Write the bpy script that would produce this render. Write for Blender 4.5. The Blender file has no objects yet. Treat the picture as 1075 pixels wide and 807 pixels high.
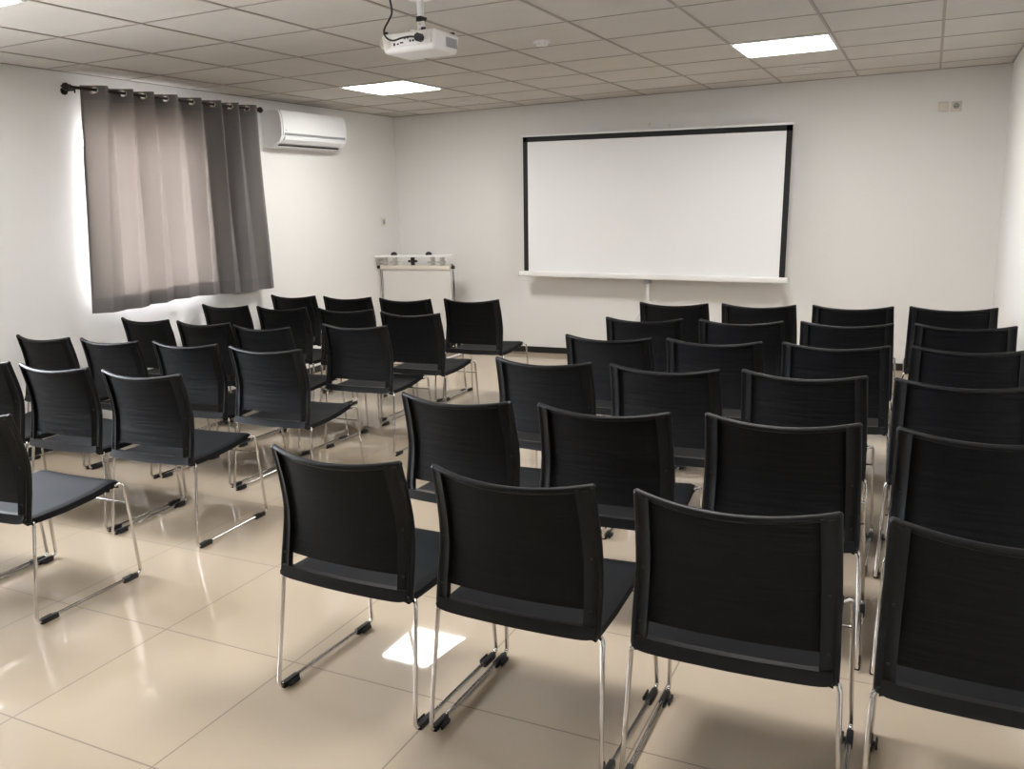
import bpy, bmesh, math, random
from mathutils import Vector, Matrix
random.seed(4)
PI = math.pi
C = bpy.context.scene.collection

# ------------------------------------------------------------------ materials
def nodes(name):
    m = bpy.data.materials.new(name); m.use_nodes = True
    nt = m.node_tree; b = nt.nodes['Principled BSDF']
    return m, nt, b
def pmat(name, col, rough=.5, metal=0., spec=.5, bump=None, var=0.):
    """principled material; bump = (scale xyz, strength, distance); var = noise variation of the colour"""
    m, nt, b = nodes(name)
    b.inputs['Base Color'].default_value = (*col, 1); b.inputs['Roughness'].default_value = rough
    b.inputs['Metallic'].default_value = metal; b.inputs['Specular IOR Level'].default_value = spec
    tc = nt.nodes.new('ShaderNodeTexCoord')
    if var:
        n = nt.nodes.new('ShaderNodeTexNoise'); n.inputs['Scale'].default_value = 3.; n.inputs['Detail'].default_value = 4
        nt.links.new(tc.outputs['Object'], n.inputs['Vector'])
        r = nt.nodes.new('ShaderNodeValToRGB'); r.color_ramp.elements[0].position = .3; r.color_ramp.elements[1].position = .7
        r.color_ramp.elements[0].color = (*[c*(1-var) for c in col], 1); r.color_ramp.elements[1].color = (*[min(1, c*(1+var)) for c in col], 1)
        nt.links.new(n.outputs['Fac'], r.inputs['Fac']); nt.links.new(r.outputs['Color'], b.inputs['Base Color'])
    if bump:
        mp = nt.nodes.new('ShaderNodeMapping'); mp.inputs['Scale'].default_value = bump[0]
        nt.links.new(tc.outputs['Object'], mp.inputs['Vector'])
        n = nt.nodes.new('ShaderNodeTexNoise'); n.inputs['Scale'].default_value = 1.; n.inputs['Detail'].default_value = 3
        nt.links.new(mp.outputs['Vector'], n.inputs['Vector'])
        bp = nt.nodes.new('ShaderNodeBump'); bp.inputs['Strength'].default_value = bump[1]; bp.inputs['Distance'].default_value = bump[2]
        nt.links.new(n.outputs['Fac'], bp.inputs['Height']); nt.links.new(bp.outputs['Normal'], b.inputs['Normal'])
    return m
def emat(name, col, s):
    m, nt, b = nodes(name)
    b.inputs['Base Color'].default_value = (.9, .9, .9, 1)
    b.inputs['Emission Color'].default_value = (*col, 1); b.inputs['Emission Strength'].default_value = s
    return m

M = {}
M['wall'] = pmat('wall paint', (.81, .80, .78), .6, bump=((60, 60, 60), .05, .002))
M['tile'] = pmat('ceiling tile', (.62, .59, .545), .9, bump=((160, 160, 160), .35, .002), var=.03)
M['tbar'] = pmat('ceiling grid bar', (.34, .30, .26), .5)
M['black_skirt'] = pmat('black skirting', (.012, .012, .013), .3)
M['shell'] = pmat('black chair plastic', (.006, .0063, .0072), .45, spec=.28, bump=((300, 300, 300), .08, .001))
M['mesh'] = pmat('black chair fabric', (.0045, .005, .0062), .6, spec=.2, bump=((4, 4, 60), .6, .006))
M['seatfab'] = pmat('black seat fabric', (.0058, .0065, .0078), .65, spec=.16, bump=((240, 240, 240), .25, .001))
M['rubber'] = pmat('black rubber', (.01, .01, .011), .5)
M['chrome'] = pmat('chrome', (.66, .64, .62), .12, metal=1)
M['steel'] = pmat('brushed steel', (.55, .53, .5), .3, metal=1)
M['white'] = pmat('white plastic', (.80, .79, .77), .35)
M['white_ac'] = pmat('white air conditioner plastic', (.86, .87, .88), .3)
M['cream'] = pmat('cream plastic', (.70, .66, .56), .4)
M['boardpaint'] = pmat('dull white board', (.68, .66, .63), .5)
M['grey'] = pmat('grey plastic', (.30, .31, .32), .4)
M['dark'] = pmat('black plastic', (.012, .012, .014), .4)
M['screen'] = pmat('white screen cloth', (.88, .89, .90), .75)
M['screen_black'] = pmat('black screen border', (.01, .01, .012), .7)
M['whitemetal'] = pmat('white painted metal', (.85, .85, .85), .3)
M['bronze'] = pmat('dark bronze', (.035, .025, .022), .35, metal=.7)
M['brass'] = pmat('pale metal ring', (.75, .70, .58), .2, metal=1)
M['frame'] = pmat('white window frame', (.80, .80, .78), .35)
M['led'] = emat('lit light panel', (1, .98, .95), 11.)
M['tag'] = pmat('white paper label', (.85, .85, .85), .6)
M['ground'] = pmat('pale outdoor paving', (.55, .52, .48), .9, var=.1)

# translucent grey curtain cloth
m, nt, b = nodes('grey curtain cloth')
b.inputs['Base Color'].default_value = (.26, .24, .235, 1); b.inputs['Roughness'].default_value = .95
b.inputs['Specular IOR Level'].default_value = .1
tl = nt.nodes.new('ShaderNodeBsdfTranslucent'); tl.inputs['Color'].default_value = (.58, .47, .39, 1)
mx = nt.nodes.new('ShaderNodeMixShader'); mx.inputs['Fac'].default_value = .078
tc = nt.nodes.new('ShaderNodeTexCoord'); mp = nt.nodes.new('ShaderNodeMapping'); mp.inputs['Scale'].default_value = (500, 500, 60)
n = nt.nodes.new('ShaderNodeTexNoise'); n.inputs['Scale'].default_value = 1; n.inputs['Detail'].default_value = 3
bp = nt.nodes.new('ShaderNodeBump'); bp.inputs['Strength'].default_value = .3; bp.inputs['Distance'].default_value = .001
nt.links.new(tc.outputs['Object'], mp.inputs['Vector']); nt.links.new(mp.outputs['Vector'], n.inputs['Vector'])
nt.links.new(n.outputs['Fac'], bp.inputs['Height']); nt.links.new(bp.outputs['Normal'], b.inputs['Normal'])
# window side made pale, added to bounce daylight onto the wall around
gm = nt.nodes.new('ShaderNodeNewGeometry'); mc = nt.nodes.new('ShaderNodeMix'); mc.data_type = 'RGBA'
mc.inputs[6].default_value = (.165, .16, .157, 1); mc.inputs[7].default_value = (.80, .77, .74, 1)
nt.links.new(gm.outputs['Backfacing'], mc.inputs['Factor']); nt.links.new(mc.outputs[2], b.inputs['Base Color'])
nt.links.new(b.outputs[0], mx.inputs[1]); nt.links.new(tl.outputs[0], mx.inputs[2])
nt.links.new(mx.outputs[0], nt.nodes['Material Output'].inputs['Surface'])
M['curtain'] = m
# hem: two layers of the same cloth, so less light comes through
h = m.copy(); h.name = 'grey curtain hem cloth'
for nd in h.node_tree.nodes:
    if nd.type == 'MIX_SHADER': nd.inputs['Fac'].default_value = .02
M['hem'] = h

# clear glass for panes
m, nt, b = nodes('window glass')
tr = nt.nodes.new('ShaderNodeBsdfTransparent'); gl = nt.nodes.new('ShaderNodeBsdfGlossy'); gl.inputs['Roughness'].default_value = 0
fn = nt.nodes.new('ShaderNodeFresnel'); fn.inputs['IOR'].default_value = 1.45; mg = nt.nodes.new('ShaderNodeMixShader')
nt.links.new(fn.outputs[0], mg.inputs['Fac']); nt.links.new(tr.outputs[0], mg.inputs[1]); nt.links.new(gl.outputs[0], mg.inputs[2])
nt.links.new(mg.outputs[0], nt.nodes['Material Output'].inputs['Surface'])
M['glass'] = m

# polished beige floor tiles with thin grout
TS, TX, TY = .597, 1.752, -2.4505
m, nt, b = nodes('polished beige floor tiles')
geo = nt.nodes.new('ShaderNodeTexCoord'); sep = nt.nodes.new('ShaderNodeSeparateXYZ')
nt.links.new(geo.outputs['Object'], sep.inputs[0])
def math_n(op, a, bb=None, cc=None):
    n = nt.nodes.new('ShaderNodeMath'); n.operation = op
    for i, q in enumerate((a, bb, cc)):
        if q is None: continue
        if isinstance(q, (int, float)): n.inputs[i].default_value = q
        else: nt.links.new(q, n.inputs[i])
    return n.outputs[0]
def line(sock, off):
    f = math_n('FRACT', math_n('DIVIDE', math_n('SUBTRACT', sock, off-60*TS), TS))
    d = math_n('ABSOLUTE', math_n('SUBTRACT', f, .5))
    return math_n('GREATER_THAN', d, .5-.0024/TS)
g = math_n('MAXIMUM', line(sep.outputs[0], TX), line(sep.outputs[1], TY))
def cell(sock, off): return math_n('FLOOR', math_n('DIVIDE', math_n('SUBTRACT', sock, off-60*TS), TS))
cv = nt.nodes.new('ShaderNodeCombineXYZ'); nt.links.new(cell(sep.outputs[0], TX), cv.inputs[0]); nt.links.new(cell(sep.outputs[1], TY), cv.inputs[1])
wn = nt.nodes.new('ShaderNodeTexWhiteNoise'); nt.links.new(cv.outputs[0], wn.inputs['Vector'])
ns = nt.nodes.new('ShaderNodeTexNoise'); ns.inputs['Scale'].default_value = 2.5; ns.inputs['Detail'].default_value = 5
nt.links.new(geo.outputs['Object'], ns.inputs['Vector'])
tone = math_n('ADD', math_n('MULTIPLY', wn.outputs[0], .35), math_n('MULTIPLY', ns.outputs['Fac'], .65))
rp = nt.nodes.new('ShaderNodeValToRGB'); nt.links.new(tone, rp.inputs['Fac'])
rp.color_ramp.elements[0].color = (.53, .44, .335, 1); rp.color_ramp.elements[1].color = (.58, .485, .37, 1)
mixc = nt.nodes.new('ShaderNodeMix'); mixc.data_type = 'RGBA'
nt.links.new(g, mixc.inputs['Factor']); nt.links.new(rp.outputs['Color'], mixc.inputs[6]); mixc.inputs[7].default_value = (.23, .17, .12, 1)
nt.links.new(mixc.outputs[2], b.inputs['Base Color'])
nt.links.new(math_n('ADD', math_n('MULTIPLY', g, .4), .035), b.inputs['Roughness'])
b.inputs['IOR'].default_value = 1.62
ns2 = nt.nodes.new('ShaderNodeTexNoise'); ns2.inputs['Scale'].default_value = 6; nt.links.new(geo.outputs['Object'], ns2.inputs['Vector'])
bp = nt.nodes.new('ShaderNodeBump'); bp.inputs['Strength'].default_value = .03; bp.inputs['Distance'].default_value = .002
nt.links.new(ns2.outputs['Fac'], bp.inputs['Height']); nt.links.new(bp.outputs['Normal'], b.inputs['Normal'])
M['floor'] = m

# ------------------------------------------------------------------ mesh helpers
def box(bm, x0, x1, y0, y1, z0, z1, bev=0., seg=2, mat=None):
    r = bmesh.ops.create_cube(bm, size=1.)
    vs = r['verts']
    for v in vs:
        v.co = Vector(((x0+x1)/2+v.co.x*(x1-x0), (y0+y1)/2+v.co.y*(y1-y0), (z0+z1)/2+v.co.z*(z1-z0)))
    if bev:
        es = list({e for v in vs for e in v.link_edges})
        bmesh.ops.bevel(bm, geom=es, offset=bev, segments=seg, profile=.5, affect='EDGES')
    return vs
def cyl(bm, p, q, r, n=20, r2=None):
    p, q = Vector(p), Vector(q); d = q-p
    mt = Matrix.Translation((p+q)/2) @ d.to_track_quat('Z', 'Y').to_matrix().to_4x4()
    return bmesh.ops.create_cone(bm, cap_ends=True, segments=n, radius1=r, radius2=r if r2 is None else r2, depth=d.length, matrix=mt)['verts']
def fillet(pts, r, closed=False, n=5):
    out = []; N = len(pts)
    for i in range(N):
        p = Vector(pts[i])
        if not closed and i in (0, N-1): out.append(p); continue
        a = Vector(pts[i-1]); c = Vector(pts[(i+1) % N])
        la, lc = (a-p).length, (c-p).length; k = min(r, la*.45, lc*.45)
        A = p+(a-p)*(k/la); B = p+(c-p)*(k/lc)
        for j in range(n+1):
            t = j/n; out.append(A*(1-t)**2+p*2*t*(1-t)+B*t*t)
    return out
def tube(bm, pts, r, n=10, closed=False):
    pts = [Vector(p) for p in pts]; N = len(pts); rings = []
    def tan(i):
        if closed: return (pts[(i+1) % N]-pts[i-1]).normalized()
        return (pts[min(i+1, N-1)]-pts[max(i-1, 0)]).normalized()
    t = tan(0); u = t.orthogonal().normalized()
    for i in range(N):
        t2 = tan(i); u = (t.rotation_difference(t2) @ u); u = (u-t2*u.dot(t2)).normalized(); t = t2; w = t.cross(u)
        rr = r(i) if callable(r) else r
        rings.append([bm.verts.new(pts[i]+(u*math.cos(2*PI*k/n)+w*math.sin(2*PI*k/n))*rr) for k in range(n)])
    if closed:   # find the twist that lines the last ring up with the first
        best = min(range(n), key=lambda s: sum((rings[-1][k].co-rings[0][(k+s) % n].co).length for k in range(n)))
    for i in range(N if closed else N-1):
        a = rings[i]; s = 0
        if i == N-1: s = best
        c = rings[(i+1) % N]
        for k in range(n):
            bm.faces.new((a[k], a[(k+1) % n], c[(k+1+s) % n], c[(k+s) % n]))
    if not closed:
        bm.faces.new(rings[0][::-1]); bm.faces.new(rings[-1])
def slab(bm, fn, nu, nv, th, closed_faces=True):
    """closed sheet: fn(u,v) -> (point, normal); thickness th along the normal"""
    T = [[None]*(nv+1) for _ in range(nu+1)]; Bq = [[None]*(nv+1) for _ in range(nu+1)]
    for i in range(nu+1):
        for j in range(nv+1):
            p, nrm = fn(i/nu, j/nv); t = th(i/nu, j/nv) if callable(th) else th
            T[i][j] = bm.verts.new(Vector(p)); Bq[i][j] = bm.verts.new(Vector(p)-Vector(nrm).normalized()*t)
    for i in range(nu):
        for j in range(nv):
            bm.faces.new((T[i][j], T[i+1][j], T[i+1][j+1], T[i][j+1]))
            bm.faces.new((Bq[i][j], Bq[i][j+1], Bq[i+1][j+1], Bq[i+1][j]))
    for i in range(nu):
        bm.faces.new((T[i][0], Bq[i][0], Bq[i+1][0], T[i+1][0])); bm.faces.new((T[i][nv], T[i+1][nv], Bq[i+1][nv], Bq[i][nv]))
    for j in range(nv):
        bm.faces.new((T[0][j], T[0][j+1], Bq[0][j+1], Bq[0][j])); bm.faces.new((T[nu][j], Bq[nu][j], Bq[nu][j+1], T[nu][j+1]))
def obj(name, bm, mats, parent=None, smooth=True, loc=None, angle=35):
    bmesh.ops.recalc_face_normals(bm, faces=bm.faces)
    me = bpy.data.meshes.new(name); bm.to_mesh(me); bm.free()
    for m in (mats if isinstance(mats, (list, tuple)) else [mats]): me.materials.append(m)
    if smooth:
        me.polygons.foreach_set('use_smooth', [True]*len(me.polygons))
        try: me.set_sharp_from_angle(angle=math.radians(angle))
        except Exception: pass
    o = bpy.data.objects.new(name, me); C.objects.link(o)
    if parent: o.parent = parent
    if loc: o.location = loc
    return o
def tag(o, label, cat, group=None, kind=None):
    o['label'] = label; o['category'] = cat
    if group: o['group'] = group
    if kind: o['kind'] = kind
    return o
def thing(name, label, cat, loc=(0, 0, 0), rz=0., group=None):
    o = bpy.data.objects.new(name, None); o.empty_display_size = .1; C.objects.link(o)
    o.location = loc; o.rotation_euler = (0, 0, rz)
    return tag(o, label, cat, group)
def struct(name, bm, mats, parent=None, **k):
    o = obj(name, bm, mats, parent, smooth=False, **k)
    if parent is None: o['kind'] = 'structure'
    return o
def copy_tree(o, parent=None):
    c = o.copy(); C.objects.link(c)
    if parent: c.parent = parent
    for ch in list(kids.get(o.name, [])): copy_tree(ch, c)
    return c
kids = {}
def index_kids(o):
    kids[o.name] = list(o.children)
    for c in o.children: index_kids(c)

# ------------------------------------------------------------------ the room
LX, RX, BY, FY, H = -.945, 4.70, 3.386, -6.9, 2.434      # left, right, back (screen) wall, front (behind camera), ceiling
bm = bmesh.new(); box(bm, LX-.25, RX+.25, FY-.25, BY+.25, -.2, 0); struct('floor', bm, M['floor'])
bm = bmesh.new(); box(bm, LX-.25, RX+.25, FY-.25, BY+.25, H, H+.2); struct('ceiling', bm, M['tile'])
bm = bmesh.new(); box(bm, LX-.24, RX+.24, BY, BY+.24, 0, H); struct('wall_back', bm, M['wall'])
bm = bmesh.new(); box(bm, RX, RX+.24, FY, BY, 0, H); struct('wall_right', bm, M['wall'])
bm = bmesh.new(); box(bm, LX-.24, RX+.24, FY-.24, FY, 0, H); struct('wall_front', bm, M['wall'])
# left wall with its two window openings
WINS = [(-.40, .56, .93, 2.13), (-3.6, -1.41, .93, 2.13)]
bm = bmesh.new()
ys = [FY, WINS[1][0], WINS[1][1], WINS[0][0], WINS[0][1], BY]
for k in range(5):
    if k in (1, 3):
        w = WINS[1] if k == 1 else WINS[0]
        box(bm, LX-.24, LX, ys[k], ys[k+1], 0, w[2]); box(bm, LX-.24, LX, ys[k], ys[k+1], w[3], H)
    else: box(bm, LX-.24, LX, ys[k], ys[k+1], 0, H)
struct('wall_left', bm, M['wall'])
for i, (y0, y1, z0, z1) in enumerate(WINS):
    w = bpy.data.objects.new('window_%d' % (i+1), None); C.objects.link(w); w.location = (LX-.14, (y0+y1)/2, z0); w['kind'] = 'structure'
    hw, hh = (y1-y0)/2, z1-z0
    bm = bmesh.new(); t = .045
    for a in ((-hw, -hw+t, 0, hh), (hw-t, hw, 0, hh), (-hw, hw, 0, t), (-hw, hw, hh-t, hh), (-.03, .03, 0, hh)):
        box(bm, -.03, .03, a[0], a[1], a[2], a[3], .004, 1)
    obj('window_frame', bm, M['frame'], w)
    for s in (-1, 1):
        bm = bmesh.new(); box(bm, -.004, .004, *( (-hw+t, -.03) if s < 0 else (.03, hw-t)), t, hh-t); obj('window_pane', bm, M['glass'], w, smooth=False)
    bm = bmesh.new(); box(bm, -.09, .155, -hw, hw, -.0, .018, .004, 1); obj('window_sill', bm, M['frame'], w)
# skirting
SK = .06
bm = bmesh.new(); box(bm, LX, RX, BY-.012, BY, 0, SK); struct('baseboard_back', bm, M['black_skirt'])
bm = bmesh.new(); box(bm, LX, LX+.012, FY+.012, BY-.012, 0, SK); struct('baseboard_left', bm, M['black_skirt'])
bm = bmesh.new(); box(bm, RX-.012, RX, FY+.012, BY-.012, 0, SK); struct('baseboard_right', bm, M['black_skirt'])
bm = bmesh.new(); box(bm, LX, RX, FY, FY+.012, 0, SK); struct('baseboard_front', bm, M['black_skirt'])
# suspended ceiling grid: main runners along the room, thinner cross bars
LIGHTS = [(0, 2), (5, 2), (0, -4), (5, -4)]
bm = bmesh.new()
for i in range(-1, 8):
    box(bm, i*.6-.008, i*.6+.008, FY, BY, H-.004, H+.001)
for j in range(-11, 6):
    box(bm, LX, RX, j*.6-.0045, j*.6+.0045, H-.003, H+.001)
box(bm, LX, LX+.012, FY, BY, H-.004, H+.001); box(bm, RX-.012, RX, FY, BY, H-.004, H+.001); box(bm, LX, RX, BY-.012, BY, H-.004, H+.001)
struct('trim_1', bm, M['tbar'])

# ground outside the windows
bm = bmesh.new(); box(bm, -30, LX-1.0, -30, 30, -.6, -.5); struct('trim_2', bm, M['ground'])

# ------------------------------------------------------------------ ceiling lights
LL = ['square lit ceiling panel above the left block, nearest the air conditioner', 'square lit ceiling panel to the right of and above the projection screen',
      'square lit ceiling panel cut off at the top left corner of the photo', 'square lit ceiling panel behind and above the camera on the right side']
for (i, j), lab in zip(LIGHTS, LL):
    t = thing('ceiling_light', lab, 'ceiling light', (i*.6+.3, j*.6+.3, H), 0, 'square ceiling light panels')
    bm = bmesh.new(); a, w = .296, .016
    for q in ((-a, a, -a, -a+w), (-a, a, a-w, a), (-a, -a+w, -a+w, a-w), (a-w, a, -a+w, a-w)): box(bm, *q, -.011, 0)
    obj('light_frame', bm, M['whitemetal'], t, smooth=False)
    bm = bmesh.new(); box(bm, -a+w, a-w, -a+w, a-w, -.007, -.001); obj('diffuser', bm, M['led'], t, smooth=False)

# ------------------------------------------------------------------ small ceiling fittings
t = thing('smoke_detector', 'small round white smoke detector on the ceiling between projector and right light', 'smoke detector', (2.067, .425, H))
bm = bmesh.new(); cyl(bm, (0, 0, -.012), (0, 0, 0), .052, 28); obj('base', bm, M['white'], t)
bm = bmesh.new(); cyl(bm, (0, 0, -.026), (0, 0, -.012), .036, 28, .046)
obj('cap', bm, M['white'], t)
for k in range(8):
    bm = bmesh.new(); a = k*PI/4; cyl(bm, (.039*math.cos(a), .039*math.sin(a), -.019), (.044*math.cos(a), .044*math.sin(a), -.019), .0025, 6); obj('vent', bm, M['grey'], t)
for (x, y, lab) in ((3.295, 2.662, 'flat round white ceiling fitting between the right light panel and the screen wall'), (.332, 2.702, 'flat round white ceiling fitting just behind the left light panel')):
    t = thing('ceiling_speaker', lab, 'ceiling fitting', (x, y, H), 0, 'round ceiling fittings')
    bm = bmesh.new(); bmesh.ops.create_circle(bm, segments=40, radius=.085)
    tube(bm, [(.085*math.cos(a*PI/20), .085*math.sin(a*PI/20), -.004) for a in range(40)], .005, 6, True); obj('rim', bm, M['white'], t)
    bm = bmesh.new(); cyl(bm, (0, 0, -.005), (0, 0, 0), .080, 40); obj('cover', bm, M['tile'], t)

# ------------------------------------------------------------------ projector
PJ = Vector((2.010, -.86, 2.19))
t = thing('projector', 'white ceiling projector with black feet, hanging before the screen', 'projector', PJ, 0)
bm = bmesh.new(); box(bm, -.145, .145, -.115, .115, 0, .088, .016, 4)
for v in bm.verts:           # the lower face is smaller than the upper one and slightly bowed
    k = 1-max(0, min(1, v.co.z/.05)); v.co.x *= 1-.08*k; v.co.y *= 1-.08*k
obj('body', bm, M['white'], t)
bm = bmesh.new(); box(bm, -.085, .125, -.1175, -.108, .026, .070, .003, 2); o = obj('port_panel', bm, M['white'], t)
for (x, z, w, hh) in ((-.070, .036, .010, .012), (-.050, .036, .010, .006), (-.030, .040, .018, .006), (-.012, .058, .008, .008), (.004, .058, .008, .008), (.016, .044, .008, .01), (.032, .044, .010, .008), (.052, .044, .016, .006)):
    b2 = bmesh.new(); box(b2, x-w/2, x+w/2, -.119, -.116, z-hh/2, z+hh/2); obj('port', b2, M['dark'], o, smooth=False)
bm = bmesh.new()
for k in range(9): tube(bm, [(-.115+.004*k*math.cos(a*PI/12), -.1165, .05+.004*k*math.sin(a*PI/12)) for a in range(24)], .0009, 4, True)
obj('speaker_grille', bm, M['cream'], t)
bm = bmesh.new()
for k in range(6): box(bm, .1435, .147, -.010+k*.017, -.001+k*.017, .022, .064)
obj('side_vent', bm, M['grey'], t, smooth=False)
bm = bmesh.new(); cyl(bm, (.06, .11, .045), (.06, .135, .045), .032, 28); obj('lens', bm, M['dark'], t)
for (x, y) in ((-.128, -.095), (.075, -.095), (.12, .09), (-.128, .09)):
    bm = bmesh.new(); cyl(bm, (x, y, .085), (x, y, .098), .011, 14); obj('foot', bm, M['dark'], t)
t2 = thing('projector_mount', 'white ceiling pole and bracket that carries the projector', 'projector mount', (PJ.x+.02, PJ.y-.02, H))
zt = PJ.z+.088-H
bm = bmesh.new(); box(bm, -.0125, .0125, -.0125, .0125, zt+.07, -.008, .003, 2); obj('pole', bm, M['white'], t2)
bm = bmesh.new(); cyl(bm, (0, 0, -.008), (0, 0, 0), .055, 28); obj('ceiling_plate', bm, M['white'], t2)
bm = bmesh.new(); box(bm, -.014, .014, -.021, .021, zt+.052, zt+.074, .002, 1); cyl(bm, (-.024, 0, zt+.062), (.028, 0, zt+.062), .006, 10); obj('swivel', bm, M['dark'], t2)
bm = bmesh.new(); box(bm, -.0145, .0145, -.011, .011, zt+.006, zt+.056, .002, 1)
box(bm, -.09, .09, -.012, .012, zt+.0, zt+.006); box(bm, -.012, .012, -.08, .08, zt+.0, zt+.006); obj('bracket', bm, M['white'], t2)
for q in ((0, zt+.018), (0, zt+.040)):
    bm = bmesh.new(); cyl(bm, (q[0], -.016, q[1]), (q[0], -.012, q[1]), .004, 10); obj('screw', bm, M['steel'], t2)
# power cable
X0, Y0 = PJ.x, PJ.y-.115
cb = [(-.075, -.022, H-PJ.z), (-.062, -.025, .21), (-.058, -.028, .165), (-.075, -.03, .135), (-.095, -.035, .105), (-.100, -.035, .08), (-.085, -.03, .058), (-.055, -.03, .048), (-.015, -.03, .054), (.03, -.03, .056), (.065, -.022, .052)]
def smooth_path(P, n=6):
    P = [Vector(p) for p in P]; out = []
    for i in range(len(P)-1):
        a = P[max(i-1, 0)]; b_ = P[i]; c = P[i+1]; d = P[min(i+2, len(P)-1)]
        for k in range(n):
            s = k/n; out.append(.5*((2*b_)+(c-a)*s+(2*a-5*b_+4*c-d)*s*s+(3*b_-a-3*c+d)*s**3))
    out.append(P[-1]); return out
t3 = thing('power_cable', 'black cable curving down from the ceiling into the back of the projector', 'cable', (X0, Y0, PJ.z))
bm = bmesh.new(); tube(bm, smooth_path(cb), .0042, 8); obj('cord', bm, M['dark'], t3)
bm = bmesh.new(); cyl(bm, (.073, -.032, .050), (.073, -.0035, .050), .019, 8); obj('plug', bm, M['dark'], t3)

# ------------------------------------------------------------------ air conditioner
t = thing('air_conditioner', 'white wall air conditioner right of the grey curtain, below the ceiling', 'air conditioner', (LX, 1.36, 2.035))
L_ = .90; prof = [(0, .0), (0, .300), (.165, .300), (.190, .288), (.205, .255), (.212, .20), (.212, .13), (.205, .085), (.180, .045), (.12, .012), (.05, .0)]
def extr(bm, pr, y0, y1):
    a = [bm.verts.new((x, y0, z)) for x, z in pr]; c = [bm.verts.new((x, y1, z)) for x, z in pr]
    n = len(pr); bm.faces.new(a); bm.faces.new(c[::-1])
    for k in range(n): bm.faces.new((a[k], c[k], c[(k+1) % n], a[(k+1) % n]))
bm = bmesh.new(); extr(bm, prof, 0, L_); obj('housing', bm, M['cream' if 0 else 'white_ac'], t)
fp = [(.195, .294), (.211, .257), (.219, .20), (.219, .095), (.212, .095), (.205, .20), (.185, .290)]
bm = bmesh.new(); extr(bm, fp, .018, L_-.018); obj('front_panel', bm, M['white_ac'], t)
bm = bmesh.new(); box(bm, .208, .2235, .03, L_-.04, .096, .112, .002, 1); obj('grey_strip', bm, M['grey'], t)
bm = bmesh.new()
fl = [(.213, .082), (.207, .060), (.160, .028), (.152, .034), (.198, .066), (.206, .084)]
extr(bm, fl, .04, L_-.04); obj('louvre', bm, M['white_ac'], t)
bm = bmesh.new(); box(bm, .128, .146, .04, L_-.05, .010, .020); obj('outlet_slot', bm, M['dark'], t, smooth=False)
bm = bmesh.new(); box(bm, .2185, .2205, .045, .058, .130, .136); obj('badge', bm, M['grey'], t, smooth=False)

# ------------------------------------------------------------------ curtain rod and curtain
RZ, CX = 2.325, LX+.105
t = thing('curtain_rod', 'dark bronze curtain rod with knobbed ends above the window', 'curtain rod', (CX, .31, RZ))
bm = bmesh.new(); cyl(bm, (0, -.83, 0), (0, .90, 0), .010, 14); obj('rod', bm, M['bronze'], t)
for s, y in ((-1, -.83), (1, .90)):
    bm = bmesh.new(); cyl(bm, (0, y, 0), (0, y+s*.014, 0), .017, 16); bmesh.ops.create_uvsphere(bm, u_segments=16, v_segments=10, radius=.024, matrix=Matrix.Translation((0, y+s*.032, 0)))
    cyl(bm, (0, y+s*.052, 0), (0, y+s*.066, 0), .009, 10, .004); obj('finial', bm, M['bronze'], t)
for y in (-.80, .885):
    bm = bmesh.new(); cyl(bm, (0, y, -.014), (-.095, y, -.014), .006, 10); cyl(bm, (-.105, y, -.014), (-.095, y, -.014), .024, 16)
    tube(bm, [(.014*math.cos(a), y, .014*math.sin(a)) for a in [PI+k*PI/8 for k in range(9)]], .004, 6)
    cyl(bm, (0, y, -.035), (0, y, -.014), .005, 8); obj('bracket', bm, M['bronze'], t)

G = [-.342, -.113, .053, .252, .494, .705, .892, 1.08]           # y of the rings that face the room
# fold phase: ring k sits at phase k; edges half way between the rings
ctop, cbot = RZ+.028, .868
t = thing('curtain', 'grey eyelet curtain hanging from the rod, daylight glowing through it', 'curtain', (CX, .31, RZ))
def curtain_xy(s, v):
    """s: fold phase (rings at k + .75), v: 0 top .. 1 bottom"""
    k = s-.75; i = max(0, min(6, int(math.floor(k)))); f = k-i
    yt = G[i]+(G[i+1]-G[i])*f if 0 <= k <= 7 else (G[0]+k*.22 if k < 0 else G[7]+(k-7)*.24)
    q = (s-S0)/(S1-S0); yb = -.585+(1.215+.585)*q**.95
    e = v**1.1; y = yt*(1-e)+yb*e
    A = .053*(1-.36*v)*(1+.22*math.sin(2.1*s+1.+v)*min(1, v*3))
    ph = 2*PI*s
    x = A*math.cos(ph+.35*v*math.sin(3*v+s))
    y += -.016*math.sin(2*ph)*(.3+.7*v)*(1-.3*v)-.022*math.cos(ph)*v*.6
    x += .010*v*math.sin(1.3*s+.6)
    return x, y-.31
S0, S1 = .42, 8.2
NU = 330; rows = [.0052*k/1.48 for k in range(14)]; NR = len(rows)
rows += [rows[-1]+(1-rows[-1])*k/56 for k in range(1, 57)]; NV = len(rows)-1
def zrow(s, v): return ctop*(1-v)+(cbot-.012*math.sin(s*1.1))*v-RZ
RING = []
for k in range(8):
    s = k+.75; x, y = curtain_xy(s, .02); x2, y2 = curtain_xy(s+.02, .02); d = Vector((x2-x, y2-y, 0)).normalized(); nn = Vector((d.y, -d.x, 0))
    if nn.x < 0: nn = -nn
    RING.append((Vector((0, y-x*(d.y/d.x) if abs(d.x) > .05 else y, -.002)), d, nn))
bm = bmesh.new(); grid = []
for i in range(NU+1):
    s = S0+(S1-S0)*i/NU; col = []
    for v in rows:
        x, y = curtain_xy(s, v); col.append(bm.verts.new((x, y, zrow(s, v))))
    grid.append(col)
for i in range(NU):
    for j in range(NV):
        q = (grid[i][j], grid[i+1][j], grid[i+1][j+1], grid[i][j+1])
        mid = sum((a.co for a in q), Vector())/4
        if j < 14 and any((mid-r[0]).length < .021 for r in RING): continue      # the hole inside each ring
        f = bm.faces.new(q); f.material_index = 1 if rows[j] > .925 or j < 14 or i < 6 or i > NU-7 else 0
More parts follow.
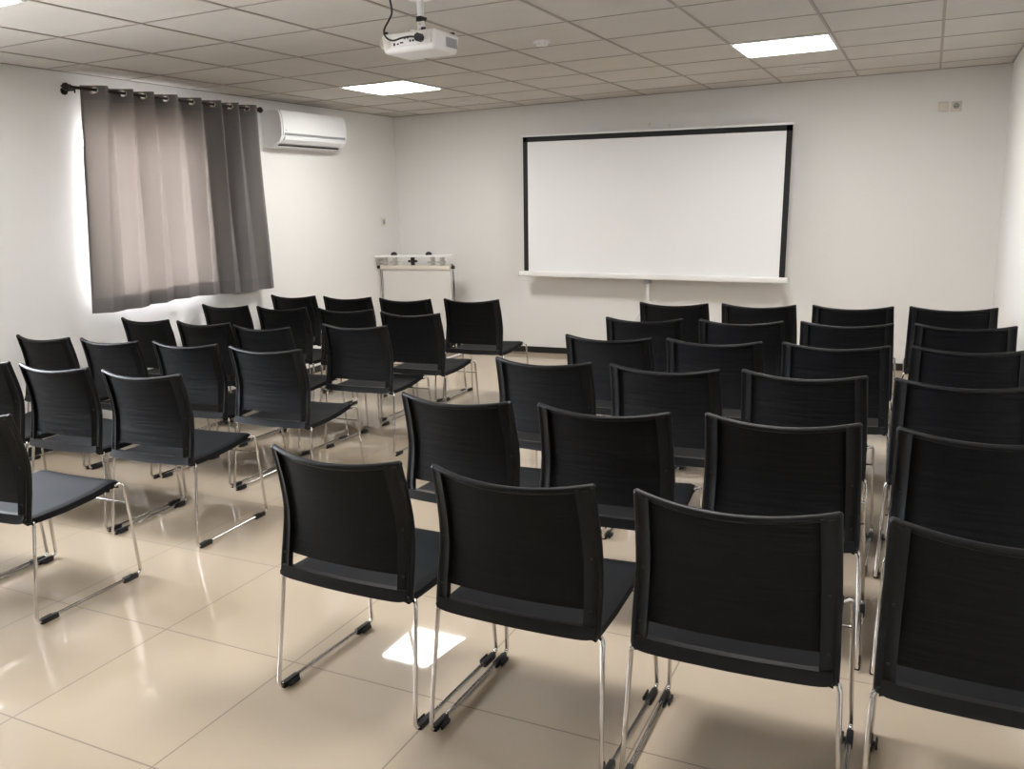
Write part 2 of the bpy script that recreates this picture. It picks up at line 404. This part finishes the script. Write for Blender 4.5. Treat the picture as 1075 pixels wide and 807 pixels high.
cl = obj('cloth', bm, [M['curtain'], M['hem']], t, angle=180)
if sum(p.normal.x*p.area for p in cl.data.polygons) < 0: cl.data.flip_normals()
for c0, d, nn in RING:
    cpt = c0+nn*.001; up = Vector((0, 0, 1))
    bm = bmesh.new(); tube(bm, [cpt+(d*math.cos(a*PI/12)+up*math.sin(a*PI/12))*.0245 for a in range(24)], .0056, 8, True); obj('grommet', bm, M['brass'], t)

# ------------------------------------------------------------------ projection screen
SR = math.radians(1.15)
t = thing('projection_screen', 'white projection screen with black border, standing on a tripod before the back wall', 'projection screen', (1.868, 3.2, 0))
def rot(o, pivot=(0, 0, 1.44)):
    p = Vector(pivot); o.matrix_basis = Matrix.Translation(p) @ Matrix.Rotation(SR, 4, 'Y') @ Matrix.Translation(-p); return o
hw = 1.243
bm = bmesh.new(); box(bm, -hw+.046, hw-.046, -.003, .003, .82, 2.050); rot(obj('screen_cloth', bm, M['screen'], t, smooth=False))
bm = bmesh.new(); box(bm, -hw, -hw+.048, -.004, .004, .82, 2.098); box(bm, hw-.048, hw, -.004, .004, .82, 2.098); box(bm, -hw, hw, -.004, .004, 2.050, 2.098)
rot(obj('black_border', bm, M['screen_black'], t, smooth=False))
bm = bmesh.new(); box(bm, -hw-.012, hw+.012, -.008, .008, 2.097, 2.115, .003, 2); rot(obj('top_bar', bm, M['whitemetal'], t))
bm = bmesh.new(); extr_p = []
box(bm, -hw-.045, hw+.030, -.045, .045, .775, .826, .012, 3); hs = rot(obj('housing', bm, M['whitemetal'], t))
for s in (-1, 1):
    bm = bmesh.new(); x = -hw-.052 if s < 0 else hw+.030; box(bm, x, x+.008, -.046, .046, .772, .829, .003, 1); obj('end_cap', bm, M['white'], hs)
bm = bmesh.new(); box(bm, -.014, .014, .046, .074, .30, 2.10, .003, 1); rot(obj('support_pole', bm, M['whitemetal'], t))
bm = bmesh.new(); box(bm, -.025, .025, -.02, .07, .735, .775, .003, 1); cyl(bm, (.02, -.024, .755), (.02, -.018, .755), .008, 10); obj('clamp', bm, M['grey'], t)
bm = bmesh.new(); cyl(bm, (0, .03, .22), (0, .03, .76), .011, 16); obj('tripod_pole', bm, M['whitemetal'], t)
for a in (200, 265, 340):
    d = Vector((math.cos(math.radians(a)), math.sin(math.radians(a)), 0)); c0 = Vector((0, .03, 0))
    bm = bmesh.new(); tube(bm, [c0+d*.014+Vector((0, 0, .56)), c0+d*.42+Vector((0, 0, .012))], .009, 10); l = obj('tripod_leg', bm, M['whitemetal'], t)
    bm = bmesh.new(); bmesh.ops.create_uvsphere(bm, u_segments=12, v_segments=8, radius=.012, matrix=Matrix.Translation(c0+d*.42+Vector((0, 0, .012)))); obj('foot_cap', bm, M['dark'], l)
# two small hooks in the wall above the screen
for x, z, lab in ((1.838, 2.178, 'small screw hook in the wall above the screen, the left one of two'), (2.022, 2.156, 'small screw hook in the wall above the screen, the right one of two')):
    bm = bmesh.new(); tube(bm, smooth_path([(0, 0, 0), (0, -.012, 0), (0, -.022, -.004), (0, -.026, -.016), (0, -.018, -.026), (0, -.010, -.022)]), .003, 8)
    cyl(bm, (0, -.002, 0), (0, 0, 0), .008, 12)
    tag(obj('wall_hook', bm, M['cream'], loc=(x, BY, z)), lab, 'hook', 'wall hooks above the screen')

# ------------------------------------------------------------------ sockets and switch
def plate(name, label, cat, x, z, kind, group=None):
    t = thing(name, label, cat, (x, BY, z), 0, group)
    bm = bmesh.new(); box(bm, -.037, .037, -.010, 0, -.037, .037, .004, 2); obj('plate', bm, M['cream'], t)
    if kind == 'socket':
        bm = bmesh.new(); cyl(bm, (0, -.012, .004), (0, -.009, .004), .023, 24); f = obj('socket_well', bm, M['grey'], t)
        for s in (-1, 1):
            bm = bmesh.new(); cyl(bm, (s*.0095, -.0135, 0), (s*.0095, -.0115, 0), .0032, 8); obj('hole', bm, M['dark'], f)
    else:
        bm = bmesh.new()
        for k in range(4): box(bm, -.024, .024, -.0125, -.009, -.022+k*.012, -.014+k*.012)
        obj('slots', bm, M['cream'], t, smooth=False)
plate('wall_outlet', 'beige blank slotted wall plate high on the back wall, left of the socket', 'wall plate', 4.240, 2.146, 'vent')
plate('power_socket', 'beige power socket high on the back wall near the right corner', 'power socket', 4.333, 2.141, 'socket')
t = thing('light_switch', 'small white switch on the left wall near the corner above the white stand', 'light switch', (LX, 3.08, 1.36))
bm = bmesh.new(); box(bm, 0, .010, -.035, .035, -.045, .045, .004, 2); obj('plate', bm, M['cream'], t)
bm = bmesh.new(); box(bm, .009, .014, -.018, .018, -.024, .024, .002, 1); obj('rocker', bm, M['grey'], t)

# ------------------------------------------------------------------ white stand in the corner
t = thing('board_stand', 'low white board stand with black knobs and clamp rail, in the left back corner', 'stand', (-.478, 2.93, 0))
bm = bmesh.new(); box(bm, -.405, .405, -.008, .008, .10, .885, .003, 1); obj('board', bm, M['boardpaint'], t)
bm = bmesh.new(); box(bm, -.42, .41, -.025, .02, .882, .925, .005, 2); rl = obj('clamp_rail', bm, M['cream'], t)
for s in (-1, 1):
    bm = bmesh.new(); cyl(bm, (s*.43-.004, -.006, .903), (s*.455-.004, -.006, .903), .017, 16); obj('end_knob', bm, M['dark'], rl)
bm = bmesh.new(); extr_b = [(-.43, -.10), (.40, -.10), (.43, -.06), (.43, .10), (-.43, .10), (-.45, 0.)]
a = [bm.verts.new((x, y, 1.008)) for x, y in extr_b]; c = [bm.verts.new((x, y, 1.026)) for x, y in extr_b]
bm.faces.new(a[::-1]); bm.faces.new(c); [bm.faces.new((a[k], a[(k+1) % 6], c[(k+1) % 6], c[k])) for k in range(6)]
bmesh.ops.bevel(bm, geom=list(bm.edges), offset=.005, segments=2, affect='EDGES'); obj('top_shelf', bm, M['whitemetal'], t)
for x in (-.255, .16):
    bm = bmesh.new(); bmesh.ops.create_uvsphere(bm, u_segments=18, v_segments=10, radius=.034, matrix=Matrix.Translation((x, 0, 1.030)) @ Matrix.Diagonal((1, 1, .85, 1))); obj('top_knob', bm, M['dark'], t)
for x in (-.36, -.24, -.02, .21, .32):
    bm = bmesh.new()
    if x == -.02: cyl(bm, (x, -.02, .925), (x, -.02, 1.008), .022, 14); cyl(bm, (x-.05, -.02, .965), (x+.05, -.02, .965), .012, 12)
    else: box(bm, x-.018, x+.018, -.03, .012, .922, 1.010, .003, 1); box(bm, x-.05, x+.05, -.034, -.02, .945, .965, .002, 1)
    obj('bracket', bm, M['steel' if x != -.02 else 'dark'], t)
for s in (-1, 1):
    bm = bmesh.new(); tube(bm, fillet([(s*.435, .0, .02), (s*.435, .0, .93), (s*.40, .0, .93)], .02), .010, 10); l = obj('side_post', bm, M['chrome'], t)
    bm = bmesh.new(); tube(bm, [(s*.435, -.24, .016), (s*.435, .24, .016)], .012, 10); obj('floor_bar', bm, M['whitemetal'], l)

# ------------------------------------------------------------------ the chair
# local frame: +y is where the sitter looks (towards the screen), y = 0 at the rear ends of the runners
def lerp_tab(tab, z):
    if z <= tab[0][0]: return tab[0][1]
    for (a, p), (b_, q) in zip(tab, tab[1:]):
        if z <= b_: return p+(q-p)*((z-a)/(b_-a))
    return tab[-1][1]
YB = [(.38, .054), (.43, .062), (.50, .076), (.56, .086), (.60, .089), (.64, .086), (.70, .076), (.80, .052)]
HW = [(.38, .240), (.46, .240), (.60, .236), (.80, .230)]
def back_pt(u, z, off=0.):
    """u -1..1 across the back; off: metres towards the rear"""
    w = lerp_tab(HW, z); k = .30+.70*min(1, max(0, (z-.40)/.22))
    y = lerp_tab(YB, z)-.042*k*(1-u*u)-off
    zz = z-.020*(1-u*u)*max(0, (z-.62)/.18)**1.5
    return Vector((u*w, y, zz))
def make_chair():
    t = thing('meeting_chair', '', 'chair')
    # mesh panel
    bm = bmesh.new()
    def f(a, b_):
        u = -1+2*a; z = .462+(.797-.462)*b_; u *= .965
        return back_pt(u, z), (0, 1, 0)
    slab(bm, f, 24, 22, .007); obj('backrest', bm, M['mesh'], t, angle=50)
    # frame: two stiles, rolled top edge, bottom bar
    bm = bmesh.new()
    for s in (-1, 1):
        def g(a, b_):
            z = .397+(.800-.397)*b_; w = lerp_tab(HW, z); p = back_pt(s*1, z); inner = back_pt(s*(1-.036/w), z)
            q = p+(inner-p)*a+Vector((0, -.001+.006*(1-abs(2*a-1)**2), 0)); q.y += .006*(1-a)
            return q, (0, 1, 0)
        slab(bm, g, 4, 18, .020)
        # outer edge bead gives the stile its rounded side
        tube(bm, [back_pt(s*1, .400+.398*k/18)+Vector((-s*.002, -.006, 0)) for k in range(19)], .0105, 10)
    tube(bm, [back_pt(-1+2*k/28, .800)+Vector((0, -.004+.0, 0)) for k in range(29)], .0095, 10)
    def g2(a, b_):
        u = (-1+2*a)*.975; z = .390+.034*b_
        r = .010*(1-abs(u)**14); zz = z+.010*(1-r/.010)*(1-b_)
        p = back_pt(u, z, -.010); p.z = zz; p.y += -.012-.006*(1-b_); return p, (0, 1, 0)
    slab(bm, g2, 30, 4, .020)
    tube(bm, [back_pt(-.98+1.96*k/28, .40, .022)+Vector((0, .006, .0)) for k in range(29)], .0085, 8)
    for s in (-1, 1):
        for p, r in ((back_pt(s*1, .800)+Vector((0, -.004, 0)), .0095), (back_pt(s*.98, .40, .022)+Vector((0, .006, 0)), .0085), (back_pt(s*1, .798)+Vector((-s*.002, -.006, 0)), .0105), (back_pt(s*1, .400)+Vector((-s*.002, -.006, 0)), .0105)):
            bmesh.ops.create_uvsphere(bm, u_segments=12, v_segments=8, radius=r, matrix=Matrix.Translation(p))
    fr = obj('back_frame', bm, M['shell'], t, angle=60)
    for s in (-1, 1):
        for z in (.465, .60):
            bm = bmesh.new(); p = back_pt(s*.925, z); cyl(bm, (p.x, p.y-.0235, z), (p.x, p.y-.0195, z), .0038, 10); obj('screw', bm, M['rubber'], fr)
    # seat
    bm = bmesh.new()
    SZ = [(0, .409), (.15, .407), (.4, .408), (.7, .418), (.9, .432), (.96, .433), (1., .428)]
    def sf(a, b_):
        u = -1+2*a; y = .045+(.463-.045)*b_; w = .236-.008*b_
        z = lerp_tab(SZ, b_)-.010*(1-u*u)*(1-.4*b_)
        e = max(0, (abs(u)-.93)/.07); z -= .006*e*e
        y2 = y+(.030*(-1+ (1-u*u))*(1-b_)*0 - .028*(1-u*u)*.9*(1-b_)**3)
        return Vector((u*w, y2, z)), (0, 0, 1)
    slab(bm, sf, 26, 20, lambda a, b_: .012+.010*abs(2*a-1)**6+.005*b_)
    obj('seat', bm, M['seatfab'], t, angle=45)
    # chrome sled legs, one closed loop per side
    for s in (-1, 1):
        P = [(s*.212, .075, .381), (s*.245, .055, .386), (s*.264, .004, .0135), (s*.264, .490, .0135), (s*.250, .462, .418), (s*.214, .425, .400)]
        P = [(s*.208, .09, .382), (s*.249, .062, .388), (s*.262, .004, .0135), (s*.262, .490, .0135), (s*.250, .470, .417), (s*.212, .440, .404)]
        bm = bmesh.new(); tube(bm, fillet(P, .022, True), .0066, 10, True); lg = obj('leg', bm, M['chrome'], t, angle=80)
        for (ya, yb) in ((.026, .086), (.405, .465)):
            bm = bmesh.new(); x = s*.262; box(bm, x-.0095, x+.0095, ya-.006, yb+.006, 0, .0205, .004, 2)
            xi = x-s*.016; box(bm, min(xi, xi-s*.006), max(xi, xi-s*.006), ya+.006, yb-.006, .003, .017, .002, 1); box(bm, min(x, xi-s*.004), max(x, xi-s*.004), ya+.022, yb-.025, .007, .013)
            obj('foot_pad', bm, M['rubber'], lg)
    bm = bmesh.new(); tube(bm, [(-.252, .468, .330), (.252, .468, .330)], .0040, 8); obj('crossbar', bm, M['chrome'], t)
    return t

proto = make_chair(); index_kids(proto)
# positions measured row by row, counted from the screen
RIGHT = [[(2.665, 1.137, -.4), (3.224, 1.154, -.3), (3.797, 1.167, .1), (4.358, 1.202, .5)],
         [(2.697, .355, .3), (3.262, .375, .3), (3.823, .407, .4), (4.397, .440, .2)],
         [(2.720, -.357, -.7), (3.272, -.352, -.1), (3.836, -.333, 1.3), (4.395, -.290, 0)],
         [(2.665, -1.082, -1.7), (3.224, -1.087, -1.2), (3.783, -1.062, -.4), (4.353, -1.068, 0)],
         [(2.659, -1.867, -2.0), (3.232, -1.859, .9), (3.814, -1.817, 1.7), (4.385, -1.820, 0)],
         [(2.683, -2.622, -2.2), (3.252, -2.626, -1.), (3.828, -2.624, .7), (4.395, -2.614, -.2)]]
LEFT = [[(-.591, 1.112, -.6), (-.022, 1.096, 0), (.558, 1.054, -.3), (1.116, 1.108, 0)],
        [(-.672, .410, -1.), (-.099, .391, -.4), (.485, .387, 1.), (1.088, .294, -.5)],
        [(-.634, -.385, -2.2), (-.060, -.419, -.7), (.492, -.485, -1.8), (1.066, -.300, 1.0)],
        [(-.589, -1.181, .3), (-.030, -1.169, 0), (.532, -1.135, 1.2), (1.117, -1.152, 1.6)],
        [None, (-.130, -1.862, 0), (.442, -1.868, 1.4), (1.026, -1.860, 3.)],
        [None, None, (.452, -2.660, .5), (1.013, -2.634, 1.2)]]
ORD = ['front', 'second', 'third', 'fourth', 'fifth', 'rearmost']
ROWR = ['the front row nearest the screen', 'the second row from the screen', 'the third row from the screen', 'the fourth row from the screen', 'the second row from the rear', 'the rear row nearest the camera']
COLR = ['aisle-end', 'second-from-aisle', 'second-from-right-wall', 'right-wall-end']
COLL = ['left-wall-end', 'second-from-left-wall', 'second-from-aisle', 'aisle-end']
first = True
for block, rows, cols in (('right', RIGHT, COLR), ('left', LEFT, COLL)):
    for r, row in enumerate(rows):
        for c_, q in enumerate(row):
            if q is None: continue
            o = proto if first else copy_tree(proto); first = False
            o.location = (q[0], q[1], 0); o.rotation_euler = (0, 0, math.radians(q[2]))
            o['label'] = 'black chair, %s seat of %s, %s block' % (cols[c_], ROWR[r], block)
            o['category'] = 'chair'; o['group'] = 'black sled-base chairs of the %s block' % block

# ------------------------------------------------------------------ daylight
w = bpy.data.worlds.new('sky'); bpy.context.scene.world = w; w.use_nodes = True
bg = w.node_tree.nodes['Background']; bg.inputs['Color'].default_value = (.86, .91, 1., 1); bg.inputs['Strength'].default_value = 10.
# ------------------------------------------------------------------ camera
f_, yaw, pitch, roll = 890.715, -.455879, -.208420, -.0325459
# forward = (sin yaw cos pitch, cos yaw cos pitch, sin pitch)
fw = Vector((math.sin(yaw)*math.cos(pitch), math.cos(yaw)*math.cos(pitch), math.sin(pitch))); rt = Vector((math.cos(yaw), -math.sin(yaw), 0)); up = rt.cross(fw)
r2 = rt*math.cos(roll)+up*math.sin(roll); u2 = -rt*math.sin(roll)+up*math.cos(roll)
cd = bpy.data.cameras.new('camera'); cam = bpy.data.objects.new('camera', cd); C.objects.link(cam)
cd.sensor_fit = 'HORIZONTAL'; cd.sensor_width = 36; cd.lens = 36*f_/1075; cd.clip_start = .05; cd.clip_end = 200
mw = Matrix((r2, u2, -fw)).transposed().to_4x4(); mw.translation = (4.19522, -4.46812, 1.49162); cam.matrix_world = mw
sc = bpy.context.scene; sc.camera = cam
vs = sc.view_settings; vs.view_transform = 'Standard'; vs.look = 'None'; vs.gamma = 1; vs.use_curve_mapping = False; vs.exposure = 1.8
